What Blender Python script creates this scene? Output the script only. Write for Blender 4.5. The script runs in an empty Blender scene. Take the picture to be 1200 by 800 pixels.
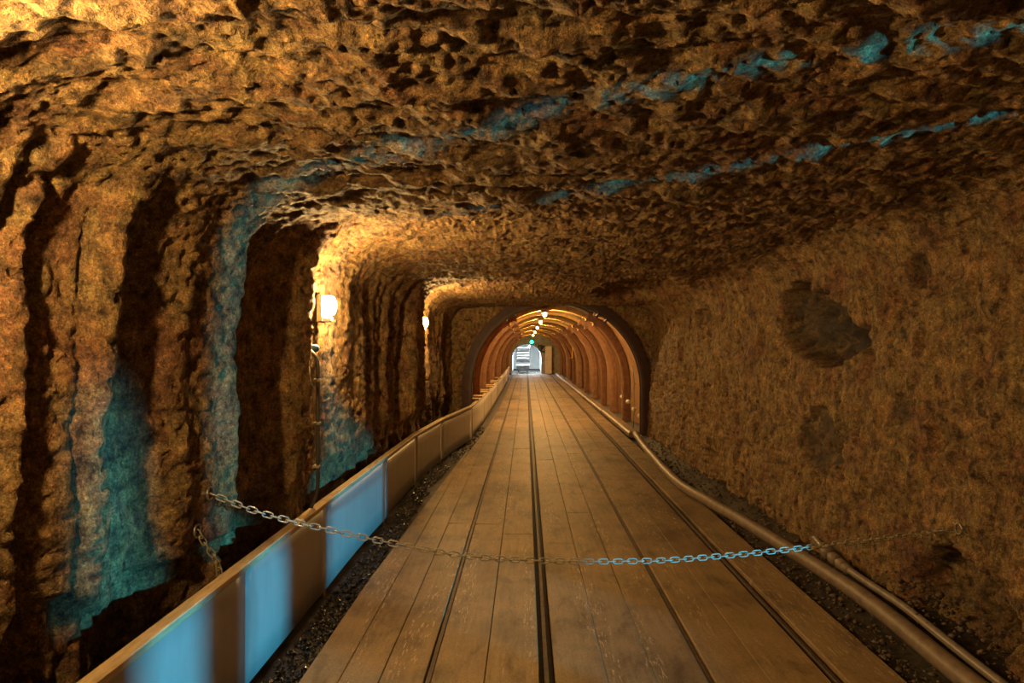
import bpy, math, random
import numpy as np
from mathutils import Vector, Matrix

random.seed(7)
rng = np.random.default_rng(7)
S = bpy.context.scene
C = S.collection
PI = math.pi

# ------------------------------------------------------------------ camera, world, light, exposure
cam_d = bpy.data.cameras.new('camera')
cam_d.sensor_width = 36.0
cam_d.lens = 24.0
cam_d.clip_start = 0.05
cam_d.clip_end = 200
cam = bpy.data.objects.new('camera', cam_d)
C.objects.link(cam)
cam.location = (0, 0, 1.6)
cam.rotation_euler = (math.radians(90 + 0.573), 0, math.radians(1.146))
S.camera = cam

S.view_settings.view_transform = 'Standard'
S.view_settings.look = 'None'
S.view_settings.gamma = 1.0
S.view_settings.use_curve_mapping = False
S.view_settings.exposure = 0.0

w = bpy.data.worlds.new('world')
S.world = w
w.use_nodes = True
w.node_tree.nodes['Background'].inputs[0].default_value = (0.9, 0.75, 0.75, 1)
w.node_tree.nodes['Background'].inputs[1].default_value = 0.004

WARM = (1.0, 0.62, 0.22)
LAMP_E = 1350.0           # wall lamps
CROWN_E = 4200.0          # lamps under the steel arches
BLUE_W = 4400.0

# daylight-blue lamp in the side gallery to the right of the camera
bl = bpy.data.lights.new('gallery_light', 'POINT')
bl.energy = BLUE_W
bl.color = (0.055, 0.60, 1.0)
bl.shadow_soft_size = 0.11
blo = bpy.data.objects.new('gallery_light', bl)
C.objects.link(blo)
blo.location = (5.9, -1.2, 0.8)


# ------------------------------------------------------------------ helpers
def wpos(o):
    p = Vector((0, 0, 0))
    while o is not None:
        p += Vector(o.location)
        o = o.parent
    return p


def tag(o, label=None, cat=None, group=None, kind=None):
    if label: o['label'] = label
    if cat: o['category'] = cat
    if group: o['group'] = group
    if kind: o['kind'] = kind
    return o


def thing(name, label, cat, loc, group=None, kind=None):
    o = bpy.data.objects.new(name, None)
    o.empty_display_size = 0.1
    C.objects.link(o)
    o.location = loc
    return tag(o, label, cat, group, kind)


def mk(name, V, F, m, parent=None, smooth=False, loc=None):
    """mesh object from world-space vertices"""
    off = wpos(parent) if parent else Vector((0, 0, 0))
    l = Vector(loc) if loc is not None else off
    me = bpy.data.meshes.new(name)
    V = np.asarray(V, dtype=float) - np.array(l)
    if isinstance(F, np.ndarray):
        n, k = F.shape
        me.vertices.add(len(V))
        me.vertices.foreach_set('co', V.astype(np.float32).ravel())
        me.loops.add(n * k)
        me.loops.foreach_set('vertex_index', F.astype(np.int32).ravel())
        me.polygons.add(n)
        me.polygons.foreach_set('loop_start', np.arange(0, n * k, k, dtype=np.int32))
        me.polygons.foreach_set('loop_total', np.full(n, k, dtype=np.int32))
        me.update(calc_edges=True)
        me.validate()
    else:
        me.from_pydata([tuple(v) for v in V], [], F)
        me.update()
    if smooth:
        me.polygons.foreach_set('use_smooth', [True] * len(me.polygons))
    if m is not None:
        me.materials.append(m)
    o = bpy.data.objects.new(name, me)
    C.objects.link(o)
    if parent:
        o.parent = parent
        o.location = l - off
    else:
        o.location = l
    return o


class MB:
    def __init__(s):
        s.V = []; s.F = []
    def add(s, V, F):
        n = len(s.V)
        s.V += [tuple(v) for v in V]
        s.F += [tuple(i + n for i in f) for f in F]
        return s
    def box(s, c, d, ch=0.0, rot=None):
        """box centred c, size d, chamfer ch on the edges"""
        x, y, z = d[0] / 2, d[1] / 2, d[2] / 2
        if ch <= 0:
            V = [(-x, -y, -z), (x, -y, -z), (x, y, -z), (-x, y, -z), (-x, -y, z), (x, -y, z), (x, y, z), (-x, y, z)]
            F = [(0, 3, 2, 1), (4, 5, 6, 7), (0, 1, 5, 4), (1, 2, 6, 5), (2, 3, 7, 6), (3, 0, 4, 7)]
        else:
            ch = min(ch, x * .45, y * .45, z * .45)
            V = []
            for sz in (-1, 1):
                for (ix, iy, iz) in ((x - ch, y - ch, z), (x, y, z - ch)):
                    pass
            rings = [(-z, ch), (-z + ch, 0), (z - ch, 0), (z, ch)]
            for (zz, i) in rings:
                V += [(-x + i, -y + i, zz), (x - i, -y + i, zz), (x - i, y - i, zz), (-x + i, y - i, zz)]
            F = [(0, 3, 2, 1), (12, 13, 14, 15)]
            for r in range(3):
                for k in range(4):
                    a = r * 4 + k; b = r * 4 + (k + 1) % 4
                    F.append((a, b, b + 4, a + 4))
        V = [Vector(v) for v in V]
        if rot is not None:
            V = [rot @ v for v in V]
        V = [v + Vector(c) for v in V]
        return s.add(V, F)
    def tube(s, pts, r, n=10, caps=True):
        pts = [Vector(p) for p in pts]
        rad = r if hasattr(r, '__len__') else [r] * len(pts)
        V = []; F = []
        up = None
        for i, p in enumerate(pts):
            t = (pts[min(i + 1, len(pts) - 1)] - pts[max(i - 1, 0)]).normalized()
            if up is None:
                up = Vector((0, 0, 1)) if abs(t.z) < .9 else Vector((1, 0, 0))
            a = t.cross(up)
            if a.length < 1e-5:
                a = t.orthogonal()
            a.normalize()
            up = a.cross(t).normalized()
            for k in range(n):
                th = 2 * PI * k / n
                V.append(p + (a * math.cos(th) + up * math.sin(th)) * rad[i])
        for i in range(len(pts) - 1):
            for k in range(n):
                a = i * n + k; b = i * n + (k + 1) % n
                F.append((a, a + n, b + n, b))
        if caps:
            F.append(tuple(range(n)))
            F.append(tuple((len(pts) - 1) * n + k for k in reversed(range(n))))
        return s.add(V, F)
    def lathe(s, prof, c, axis='z', n=16):
        V = []; F = []
        for (r, h) in prof:
            for k in range(n):
                th = 2 * PI * k / n
                a, b = r * math.cos(th), r * math.sin(th)
                V.append({'z': (a, b, h), 'x': (h, a, b), 'y': (b, h, a)}[axis])
        for i in range(len(prof) - 1):
            for k in range(n):
                p = i * n + k; q = i * n + (k + 1) % n
                F.append((p, q, q + n, p + n))
        F.append(tuple(reversed(range(n))))
        F.append(tuple((len(prof) - 1) * n + k for k in range(n)))
        return s.add([Vector(v) + Vector(c) for v in V], F)
    def build(s, name, m, parent=None, smooth=False, loc=None):
        return mk(name, s.V, s.F, m, parent, smooth, loc)


def spline(pts, n):
    """Catmull-Rom through pts, n samples per span"""
    P = [Vector(p) for p in pts]
    P = [P[0] * 2 - P[1]] + P + [P[-1] * 2 - P[-2]]
    out = []
    for i in range(1, len(P) - 2):
        for k in range(n):
            t = k / n
            a, b, c, d = P[i - 1], P[i], P[i + 1], P[i + 2]
            out.append(.5 * ((2 * b) + (c - a) * t + (2 * a - 5 * b + 4 * c - d) * t * t + (3 * b - a - 3 * c + d) * t ** 3))
    out.append(P[-2])
    return out


def resample(pts, step):
    out = [pts[0].copy()]
    acc = 0
    for a, b in zip(pts, pts[1:]):
        L = (b - a).length
        pos = step - acc
        while pos <= L:
            out.append(a.lerp(b, pos / L))
            pos += step
        acc = L - (pos - step)
    return out


# numpy noise --------------------------------------------------------
def _h(ix, iy, iz, seed):
    with np.errstate(over='ignore'):
        h = (ix.astype(np.uint32) * np.uint32(374761393) + iy.astype(np.uint32) * np.uint32(668265263)
             + iz.astype(np.uint32) * np.uint32(2147483647) + np.uint32(seed * 974711 + 12345))
        h ^= h >> np.uint32(13)
        h *= np.uint32(1274126177)
        h ^= h >> np.uint32(16)
        h *= np.uint32(2246822519)
        h ^= h >> np.uint32(15)
    return h.astype(np.float64) / 4294967295.0 * 2 - 1


def noise(x, y, z, seed=0):
    x, y, z = np.broadcast_arrays(np.asarray(x, float), np.asarray(y, float), np.asarray(z, float))
    x = x + 500.37; y = y + 500.11; z = z + 500.73
    ix = np.floor(x).astype(np.int64); iy = np.floor(y).astype(np.int64); iz = np.floor(z).astype(np.int64)
    fx = x - ix; fy = y - iy; fz = z - iz
    ux = fx * fx * (3 - 2 * fx); uy = fy * fy * (3 - 2 * fy); uz = fz * fz * (3 - 2 * fz)
    r = 0
    for dx in (0, 1):
        wx = ux if dx else 1 - ux
        for dy in (0, 1):
            wy = uy if dy else 1 - uy
            for dz in (0, 1):
                wz = uz if dz else 1 - uz
                r = r + wx * wy * wz * _h(ix + dx, iy + dy, iz + dz, seed)
    return r


def fbm(x, y, z, o=3, seed=0):
    r = 0; a = 1; t = 0
    for k in range(o):
        f = 2.03 ** k
        r = r + a * noise(x * f, y * f, z * f, seed + k * 17)
        t += a
        a *= .5
    return r / t


def sstep(a, b, x):
    t = np.clip((x - a) / (b - a), 0, 1)
    return t * t * (3 - 2 * t)


# ------------------------------------------------------------------ materials
def newmat(name):
    m = bpy.data.materials.new(name)
    m.use_nodes = True
    nt = m.node_tree
    b = nt.nodes['Principled BSDF']
    return m, nt, b


def N(nt, t, **kw):
    n = nt.nodes.new(t)
    for k, v in kw.items():
        if k.startswith('i_'):
            key = k[2:]
            key = int(key) if key.isdigit() else key
            n.inputs[key].default_value = v
        else:
            setattr(n, k, v)
    return n


def ramp(nt, fac, stops):
    r = nt.nodes.new('ShaderNodeValToRGB')
    el = r.color_ramp.elements
    el[0].position, el[0].color = stops[0][0], tuple(stops[0][1]) + (1,)
    el[1].position, el[1].color = stops[-1][0], tuple(stops[-1][1]) + (1,)
    for p, c in stops[1:-1]:
        e = el.new(p); e.color = tuple(c) + (1,)
    nt.links.new(fac, r.inputs[0])
    return r.outputs[0]


def coords(nt, scale=(1, 1, 1), out='Object'):
    tc = nt.nodes.new('ShaderNodeTexCoord')
    mp = nt.nodes.new('ShaderNodeMapping')
    mp.inputs['Scale'].default_value = scale
    nt.links.new(tc.outputs[out], mp.inputs[0])
    return mp.outputs[0]


def worldpos(nt, scale=(1, 1, 1)):
    tc = nt.nodes.new('ShaderNodeNewGeometry')
    mp = nt.nodes.new('ShaderNodeMapping')
    mp.inputs['Scale'].default_value = scale
    nt.links.new(tc.outputs['Position'], mp.inputs[0])
    return mp.outputs[0]


def ntex(nt, vec, scale, detail=4, rough=.6, dist=0.0):
    n = N(nt, 'ShaderNodeTexNoise')
    n.inputs['Scale'].default_value = scale
    n.inputs['Detail'].default_value = detail
    n.inputs['Roughness'].default_value = rough
    n.inputs['Distortion'].default_value = dist
    nt.links.new(vec, n.inputs['Vector'])
    return n.outputs[0]


def mixc(nt, a, b, fac, mode='MIX'):
    m = N(nt, 'ShaderNodeMix', data_type='RGBA', blend_type=mode)
    for s_, v in ((m.inputs[6], a), (m.inputs[7], b), (m.inputs[0], fac)):
        if hasattr(v, 'links') or hasattr(v, 'is_linked'):
            nt.links.new(v, s_)
        elif isinstance(v, (int, float)):
            s_.default_value = v
        else:
            s_.default_value = tuple(v) + (1,)
    return m.outputs[2]


def bump(nt, b, h, strength=.4, dist=.02, prev=None):
    n = N(nt, 'ShaderNodeBump')
    n.inputs['Strength'].default_value = strength
    n.inputs['Distance'].default_value = dist
    nt.links.new(h, n.inputs['Height'])
    if prev is not None:
        nt.links.new(prev, n.inputs['Normal'])
    nt.links.new(n.outputs[0], b.inputs['Normal'])
    return n.outputs[0]


def mat_rock():
    m, nt, b = newmat('rock')
    p = worldpos(nt)
    n1 = ntex(nt, p, 2.2, 6, .65, .3)
    n2 = ntex(nt, p, 13, 7, .72)
    n3 = ntex(nt, p, 55, 5, .75)
    n4 = ntex(nt, worldpos(nt, (1, 1, .3)), 26, 5, .7)
    col = ramp(nt, n1, [(.28, (.20, .115, .095)), (.40, (.30, .165, .080)), (.50, (.31, .22, .105)), (.60, (.40, .25, .115)), (.72, (.27, .19, .13))])
    n5 = ntex(nt, p, 130, 3, .8)
    n6 = ntex(nt, p, 7, 5, .7, .6)
    col2 = ramp(nt, n2, [(.34, (.10, .075, .075)), (.45, (.62, .57, .55)), (.58, (1, .97, .92)), (.72, (1.35, 1.28, 1.15))])
    c = mixc(nt, col, col2, 1.0, 'MULTIPLY')
    c3 = ramp(nt, n3, [(.30, (.35, .32, .34)), (.5, (.95, .95, .95)), (.70, (1.5, 1.45, 1.35))])
    c = mixc(nt, c, c3, 1.0, 'MULTIPLY')
    c4 = ramp(nt, n4, [(.33, (.35, .31, .32)), (.48, (.95, .95, .95)), (.68, (1.25, 1.2, 1.15))])
    c = mixc(nt, c, c4, 1.0, 'MULTIPLY')
    c5 = ramp(nt, n5, [(.32, (.25, .23, .25)), (.45, (.85, .85, .85)), (.58, (1.05, 1.05, 1.03)), (.68, (2.1, 2.0, 1.8))])
    c = mixc(nt, c, c5, 1.0, 'MULTIPLY')
    c6 = ramp(nt, n6, [(.30, (.62, .50, .52)), (.45, (1, .92, .85)), (.56, (1, 1.04, .92)), (.70, (1.2, 1.05, .85))])
    c = mixc(nt, c, c6, 1.0, 'MULTIPLY')
    at = N(nt, 'ShaderNodeAttribute', attribute_name='pocket_dark')
    dk = mixc(nt, (.028, .023, .022), (.10, .075, .058), n2)  # darker brown mixed in over the broken pockets
    c = mixc(nt, c, dk, at.outputs['Fac'])
    nt.links.new(c, b.inputs['Base Color'])
    b.inputs['Roughness'].default_value = .72
    b.inputs['Specular IOR Level'].default_value = .4
    b1 = bump(nt, b, n2, .9, .03)
    b2 = bump(nt, b, n4, .8, .02, b1)
    bump(nt, b, n3, .9, .010, b2)
    return m


def mat_gravel():
    m, nt, b = newmat('wet_gravel')
    p = worldpos(nt)
    n1 = ntex(nt, p, 9, 5, .65)
    v = N(nt, 'ShaderNodeTexVoronoi'); v.inputs['Scale'].default_value = 38
    nt.links.new(p, v.inputs['Vector'])
    col = ramp(nt, n1, [(.3, (.012, .011, .010)), (.55, (.03, .025, .021)), (.75, (.07, .052, .036))])
    nt.links.new(col, b.inputs['Base Color'])
    b.inputs['Roughness'].default_value = .25
    bump(nt, b, v.outputs['Distance'], .9, .02)
    return m


def mat_plank():
    m, nt, b = newmat('worn_board')
    oi = N(nt, 'ShaderNodeObjectInfo')
    p = worldpos(nt, (14, 1.1, 8))
    pw = worldpos(nt)
    g = ntex(nt, p, 2.2, 6, .7, .5)
    big = ntex(nt, pw, 1.1, 4, .6)
    fine = ntex(nt, pw, 70, 3, .7)
    col = ramp(nt, g, [(.28, (.19, .13, .072)), (.5, (.24, .17, .094)), (.72, (.29, .21, .12))])
    mid = ntex(nt, worldpos(nt, (1, .45, 1)), 5.5, 6, .7, .4)
    st = ramp(nt, big, [(.30, (.52, .46, .42)), (.50, (.92, .90, .88)), (.7, (1.12, 1.08, 1.02))])
    c = mixc(nt, col, st, 1.0, 'MULTIPLY')
    st2 = ramp(nt, mid, [(.30, (.50, .45, .42)), (.48, (.95, .94, .92)), (.72, (1.12, 1.08, 1.0))])
    c = mixc(nt, c, st2, 1.0, 'MULTIPLY')
    tone = ramp(nt, oi.outputs['Random'], [(0, (.92, .91, .92)), (1, (1.05, 1.04, 1.01))])
    c = mixc(nt, c, tone, 1.0, 'MULTIPLY')
    # pale chipped dashes along the board, where traffic has broken the face
    ps = worldpos(nt, (22, 2.6, 1))
    d1 = ntex(nt, ps, 3.0, 3, .75, .4)
    d2 = ntex(nt, worldpos(nt, (5.2, .35, 1)), 1.0, 1, .5)
    k1 = ramp(nt, d1, [(.57, (0, 0, 0)), (.61, (1, 1, 1))])
    k2 = ramp(nt, d2, [(.52, (0, 0, 0)), (.57, (1, 1, 1))])
    k = mixc(nt, k1, k2, 1.0, 'MULTIPLY')
    kf = N(nt, 'ShaderNodeMath', operation='MULTIPLY'); kf.inputs[1].default_value = .55
    nt.links.new(k, kf.inputs[0])
    c = mixc(nt, c, (.50, .38, .25), kf.outputs[0])
    f3 = ramp(nt, fine, [(.3, (.72, .70, .68)), (.5, (1, 1, 1)), (.72, (1.15, 1.13, 1.1))])
    c = mixc(nt, c, f3, 1.0, 'MULTIPLY')
    nt.links.new(c, b.inputs['Base Color'])
    b.inputs['Roughness'].default_value = .62
    b.inputs['Specular IOR Level'].default_value = .3
    b1 = bump(nt, b, g, .25, .006)
    bump(nt, b, fine, .25, .003, b1)
    return m


def mat_simple(name, col, rough=.6, metal=0.0, var=.25, scale=18, bmp=.2, stretch=(1, 1, 1), spec=.5):
    m, nt, b = newmat(name)
    p = worldpos(nt, stretch)
    n = ntex(nt, p, scale, 5, .65)
    lo = tuple(max(0, c * (1 - var)) for c in col); hi = tuple(min(1, c * (1 + var)) for c in col)
    c = ramp(nt, n, [(.3, lo), (.5, col), (.7, hi)])
    nt.links.new(c, b.inputs['Base Color'])
    b.inputs['Roughness'].default_value = rough
    b.inputs['Metallic'].default_value = metal
    b.inputs['Specular IOR Level'].default_value = spec
    if bmp:
        bump(nt, b, n, bmp, .004)
    return m


def mat_emit(name, col, e):
    m, nt, b = newmat(name)
    b.inputs['Base Color'].default_value = (.9, .85, .75, 1)
    b.inputs['Emission Color'].default_value = tuple(col) + (1,)
    b.inputs['Emission Strength'].default_value = e
    return m


M = dict(
    rock=mat_rock(), gravel=mat_gravel(), plank=mat_plank(),
    rail=mat_simple('rusty_rail', (.060, .034, .022), .65, .1, .5, 30, .3),
    sheet=mat_simple('pale_sheet', (.40, .37, .34), .42, 0.0, .10, 6, .05, (1, 1, .3)),
    cap=mat_simple('timber_cap', (.50, .36, .20), .6, 0, .3, 8, .3, (6, 1, 6)),
    timber=mat_simple('rough_timber', (.46, .33, .18), .75, 0, .35, 7, .4, (6, 1, 6)),
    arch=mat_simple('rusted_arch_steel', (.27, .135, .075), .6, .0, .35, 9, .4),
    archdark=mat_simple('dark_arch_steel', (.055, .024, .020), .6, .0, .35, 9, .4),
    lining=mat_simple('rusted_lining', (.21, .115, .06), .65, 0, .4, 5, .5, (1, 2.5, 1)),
    liningdark=mat_simple('dark_lining', (.045, .027, .02), .8, 0, .4, 5, .5, (1, 2.5, 1)),  # deeper brown for the crown plates
    crownlit=mat_simple('lit_arch_steel', (.50, .30, .10), .55, .0, .3, 9, .3),  # arch rust made paler: lamp glow on the crowns put into colour
    steel=mat_simple('dull_steel', (.30, .27, .24), .4, .7, .25, 40, .2),
    zinc=mat_simple('galvanised', (.34, .31, .24), .45, .2, .2, 50, .15),
    pipe=mat_simple('muddy_pipe', (.17, .12, .08), .5, 0, .35, 14, .25),
    hose=mat_simple('grey_hose', (.20, .16, .13), .35, 0, .2, 20, .15),
    black=mat_simple('black_rubber', (.03, .03, .032), .5, 0, .3, 20, .1),
    cable=mat_simple('dark_cable', (.05, .05, .055), .45, 0, .3, 20, .1),
    white=mat_simple('white_paint', (.72, .70, .66), .5, 0, .08, 5, .05),
    plaster=mat_simple('grey_plaster', (.36, .29, .22), .8, 0, .3, 4, .4),
    limewash=mat_simple('limewash', (.80, .82, .80), .8, 0, .1, 4, .3),
    yellow=mat_simple('yellow_paint', (.80, .50, .05), .5, 0, .1, 9, .05),
    bluep=mat_simple('blue_plastic', (.05, .20, .45), .4, 0, .1, 9, .05),
    carriage=mat_simple('carriage_grey', (.03, .03, .033), .5, .3, .3, 9, .1),
    bench=mat_simple('pale_bench', (.30, .29, .26), .5, 0, .1, 9, .1),
    box=mat_simple('cream_cabinet', (.72, .60, .48), .5, 0, .1, 6, .05),
    silt=mat_simple('dark_silt', (.035, .026, .020), .6, 0, .5, 14, .6),
    pebble=mat_simple('pebble', (.085, .055, .036), .7, 0, .5, 25, .4),
    glow=mat_emit('lamp_glass', WARM, LAMP_E),
    crown=mat_emit('crown_lamp_glass', (1, .56, .17), CROWN_E),
    tube=mat_emit('cool_tube', (.80, .92, 1.0), 900),
    green=mat_emit('green_signal', (.0, 1.0, .42), 22),
)

# ------------------------------------------------------------------ rock shell
CEIL = 2.38


def prof(y, pts):
    return np.interp(y, [p[0] for p in pts], [p[1] for p in pts])


XL = [(-2, -1.55), (1.2, -1.60), (1.5, -1.56), (1.75, -1.53), (1.95, -1.56), (2.3, -1.55), (2.95, -1.51), (3.30, -1.40), (3.40, -1.52), (3.75, -1.50), (4.1, -1.44), (4.28, -1.36),
      (4.36, -1.43), (4.8, -1.45), (6.0, -1.44), (6.6, -1.40), (6.9, -1.34), (7.05, -1.42), (7.5, -1.38), (7.75, -1.33), (7.9, -1.40), (8.55, -1.31), (8.66, -1.40),
      (9.3, -1.43), (10.2, -1.46), (12.7, -1.46)]
CY = [(-2, 2.36), (1.15, 2.38), (1.5, 2.30), (1.62, 2.37), (2.6, 2.375), (3.35, 2.36), (3.62, 2.33), (3.74, 2.39), (4.6, 2.42), (5.8, 2.41), (7.0, 2.385),
      (7.25, 2.37), (7.4, 2.41), (8.6, 2.42), (9.6, 2.40), (10.6, 2.36), (11.6, 2.35), (12.2, 2.36), (12.7, 2.37)]
XR = [(-2, 2.38), (3, 2.36), (5, 2.33), (8, 2.32), (11, 2.30), (12.7, 2.30)]

ys = [-1.6]
while ys[-1] < 12.62:
    y = ys[-1]
    ys.append(y + (0.05 if y < .9 else max(0.008, 0.0062 * y)))
ys[-1] = 12.62
ys = np.array(ys)
R = len(ys)
nL, nC1, nT, nC2, nR = 180, 60, 340, 50, 180
RL, RR = .40, .34


def section():
    xl = prof(ys, XL)[:, None]; xr = prof(ys, XR)[:, None]; c = prof(ys, CY)[:, None]
    X = []; Z = []; NX = []; NZ = []; SS = []
    t = np.linspace(0, 1, nL, endpoint=False)[None]
    z0 = -.18
    z = z0 + t * (c - RL - z0)
    X.append(xl + 0 * z); Z.append(z); NX.append(np.ones_like(z)); NZ.append(np.zeros_like(z))
    a = np.linspace(0, PI / 2, nC1, endpoint=False)[None]
    X.append(xl + RL - RL * np.cos(a)); Z.append(c - RL + RL * np.sin(a)); NX.append(np.cos(a) + 0 * xl); NZ.append(-np.sin(a) + 0 * xl)
    t = np.linspace(0, 1, nT, endpoint=False)[None]
    x = xl + RL + t * (xr - RR - xl - RL)
    X.append(x); Z.append(c + 0 * x + .03 * np.sin(PI * t)); NX.append(np.zeros_like(x)); NZ.append(-np.ones_like(x))
    a = np.linspace(PI / 2, 0, nC2, endpoint=False)[None]
    X.append(xr - RR + RR * np.cos(a)); Z.append(c - RR + RR * np.sin(a)); NX.append(-np.cos(a) + 0 * xl); NZ.append(-np.sin(a) + 0 * xl)
    t = np.linspace(0, 1, nR)[None]
    z = c - RR + t * (z0 - c + RR)
    X.append(xr - .06 * sstep(1.2, 0, z)); Z.append(z); NX.append(-np.ones_like(z)); NZ.append(np.zeros_like(z))
    return [np.concatenate([q + 0 * xl for q in L], 1) for L in (X, Z, NX, NZ)]


X, Z, NX, NZ = section()
Y = np.repeat(ys[:, None], X.shape[1], 1)
W = X.shape[1]
# arc length along the section
Sx = np.concatenate([np.zeros((R, 1)), np.cumsum(np.hypot(np.diff(X, axis=1), np.diff(Z, axis=1)), 1)], 1)
col = np.arange(W)[None] + 0 * Y
wl = 1 - sstep(nL - 5, nL + nC1 * .85, col)            # left wall
wc = sstep(nL + 20, nL + nC1, col) * (1 - sstep(nL + nC1 + nT, nL + nC1 + nT + nC2, col))
wr = sstep(nL + nC1 + nT, nL + nC1 + nT + nC2, col)

D = (.055 - .025 * wc) * fbm(X * 1.1, Y * 1.1, Z * 1.1, 2, 1)
D += .024 * fbm(X * 4.2, Y * 4.2, Z * 4.2, 3, 2)
chips = np.abs(noise(X * 8, Y * 8, Z * 8, 5))
D += -.014 * sstep(.35, .8, chips) * (.4 + .6 * wc + .2 * wr)
D += .020 * fbm(X * 15, Y * 15, Z * 15, 2, 3)
D += .009 * noise(X * 44, Y * 44, Z * 44, 4)
pits = noise(X * 22, Y * 22, Z * 22, 6)
D -= (.018 - .008 * wc) * sstep(.42, .62, pits)
D -= .012 * sstep(.5, .62, noise(X * 40, Y * 40, Z * 40, 7))
# vertical flutes of the cut left wall
yw = Y + .07 * noise(Y * 2.2, Sx * .9, 0, 8) + .02 * noise(Y * 6, Sx * 4, 0, 9)
r1 = np.abs(noise(yw * 4.2 + 1.6 * np.clip(yw - 1.5, 0, 2.0), Sx * .14, 3.3, 10)) ** .6
r2 = np.abs(noise(yw * 8.5, Sx * .30, 7.7, 11)) ** .6
near = sstep(4.6, 3.4, Y)
flat = sstep(2.92, 3.02, Y) * sstep(3.40, 3.30, Y) + sstep(4.38, 4.48, Y) * sstep(6.3, 5.5, Y) + sstep(8.6, 8.7, Y) * sstep(9.4, 9.2, Y)
D += wl * (1 - .85 * flat) * ((.22 + .12 * near) * r1 + (.06 + .05 * near) * r2 - .14 - .08 * near)
D += .05 * sstep(nL - 30, nL + 15, col) * (1 - sstep(nL + nC1 * .6, nL + nC1 + 30, col)) * sstep(5.5, 2.0, Y)
# sweeping cut marks of the ceiling
ca = X * .85 + Y * .53; cb = -X * .53 + Y * .85
D += wc * (.020 * noise(ca * 2.2, cb * 9, 1.1, 12) + .012 * noise(ca * 7, cb * 20, 2.2, 13))
lip = noise(Y * 6.5, Sx * .25, 5.5, 14) + .6 * noise(Y * 15, Sx * .8, 5.5, 19)
D += (wc + .3 * wl) * .013 * lip
# right wall: upright hatched chips
D += wr * (.018 * noise(Y * 14, Z * 5, 0, 15) + .014 * noise(Y * 30, Z * 11, 0, 16) + .04 * fbm(Y * 3.1, Z * 2.0, 0, 3, 18))
D -= wr * .05 * sstep(.42, .60, noise(Y * 8, Z * 3.6, 0, 22))
# undercut foot of the left wall
edge = .72 + .10 * noise(Y * 3.0, 0, 0, 20) + .04 * noise(Y * 11, 0, 0, 21)
D -= wl * .07 * sstep(edge + .015, edge - .03, Z)
# broken pockets
DK = np.zeros_like(D)  # mask for the darker pocket colour


def pocket(cy, cz, ry, rz, depth, seed, dk=0.0, skew=0.0):
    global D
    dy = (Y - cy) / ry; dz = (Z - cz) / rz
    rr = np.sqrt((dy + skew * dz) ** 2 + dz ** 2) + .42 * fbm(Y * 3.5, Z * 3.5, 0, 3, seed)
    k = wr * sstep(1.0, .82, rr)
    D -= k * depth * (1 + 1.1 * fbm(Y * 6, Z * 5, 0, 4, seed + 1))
    np.maximum(DK, np.clip(k * dk * (.85 + 1.1 * fbm(Y * 14, Z * 8, 0, 3, seed + 2)), 0, 1), out=DK)


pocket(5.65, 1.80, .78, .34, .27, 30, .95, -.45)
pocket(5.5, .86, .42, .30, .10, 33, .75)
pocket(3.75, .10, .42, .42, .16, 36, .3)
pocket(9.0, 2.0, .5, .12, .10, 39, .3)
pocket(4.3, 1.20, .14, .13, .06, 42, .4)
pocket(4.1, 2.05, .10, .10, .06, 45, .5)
# dark hollow in the ceiling to the right, before the steel arches
rr = np.sqrt(((Y - 9.6) / 1.6) ** 2 + ((X - 1.55) / .62) ** 2) + .3 * fbm(X * 2.5, Y * 2.5, 0, 3, 50)
D -= wc * sstep(1.0, .85, rr) * .17

PX = X + NX * D
PZ = Z + NZ * D
# the foot of the left wall stays behind the fence line
fxl = np.interp(Y, [0, 8.2, 9.9, 12.2, 13], [-1.42, -1.41, -1.31, -1.06, -1.02]) + .03 * noise(Y * 9, Z * 9, 0, 61)
foot = (col < nL) * sstep(.95, .70, Z)
PX = np.where((col < nL) & (PX > fxl), PX * (1 - foot) + fxl * foot, PX)
PY = Y + .012 * noise(X * 6, Y * 6, Z * 6, 60)
PY[0] = Y[0]; PY[-1] = Y[-1]


def shell(name, c0, c1, row0, label=None):
    c = np.arange(c0, c1 + 1)
    r = np.arange(row0, R)
    n, k = len(r), len(c)
    V = np.stack([PX[np.ix_(r, c)], PY[np.ix_(r, c)], PZ[np.ix_(r, c)]], -1).reshape(-1, 3)
    i = (np.arange(n - 1)[:, None] * k + np.arange(k - 1)[None]).ravel()
    F = np.stack([i, i + 1, i + k + 1, i + k], 1)
    o = mk(name, V, F, M['rock'], None, True)
    a = o.data.attributes.new('pocket_dark', 'FLOAT', 'POINT')
    a.data.foreach_set('value', DK[np.ix_(r, c)].astype(np.float32).ravel())
    return tag(o, label, None, None, 'structure')


b1, b2 = nL + nC1 // 2, nL + nC1 + nT + nC2 // 2
row_boards = int(np.searchsorted(ys, 2.68))
wall_left = shell('wall_left', 0, b1, 0, 'deeply fluted ochre rock wall behind the sheet fence')
ceiling = shell('ceiling', b1, b2, 0, 'rough hewn brown rock roof with slanting cut marks')
wall_right = shell('wall_right', b2, W - 1, row_boards, 'hatched brown rock wall beside the pipes')


def left_x(y, z):
    """displaced left wall surface at depth y, height z"""
    r = int(np.argmin(np.abs(ys - y)))
    c = int(np.argmin(np.abs(PZ[r, :nL] - z)))
    return float(PX[r, c])


def right_x(y, z):
    r = int(np.argmin(np.abs(ys - y)))
    c0 = nL + nC1 + nT + nC2
    c = c0 + int(np.argmin(np.abs(PZ[r, c0:] - z)))
    return float(PX[r, c])


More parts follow.
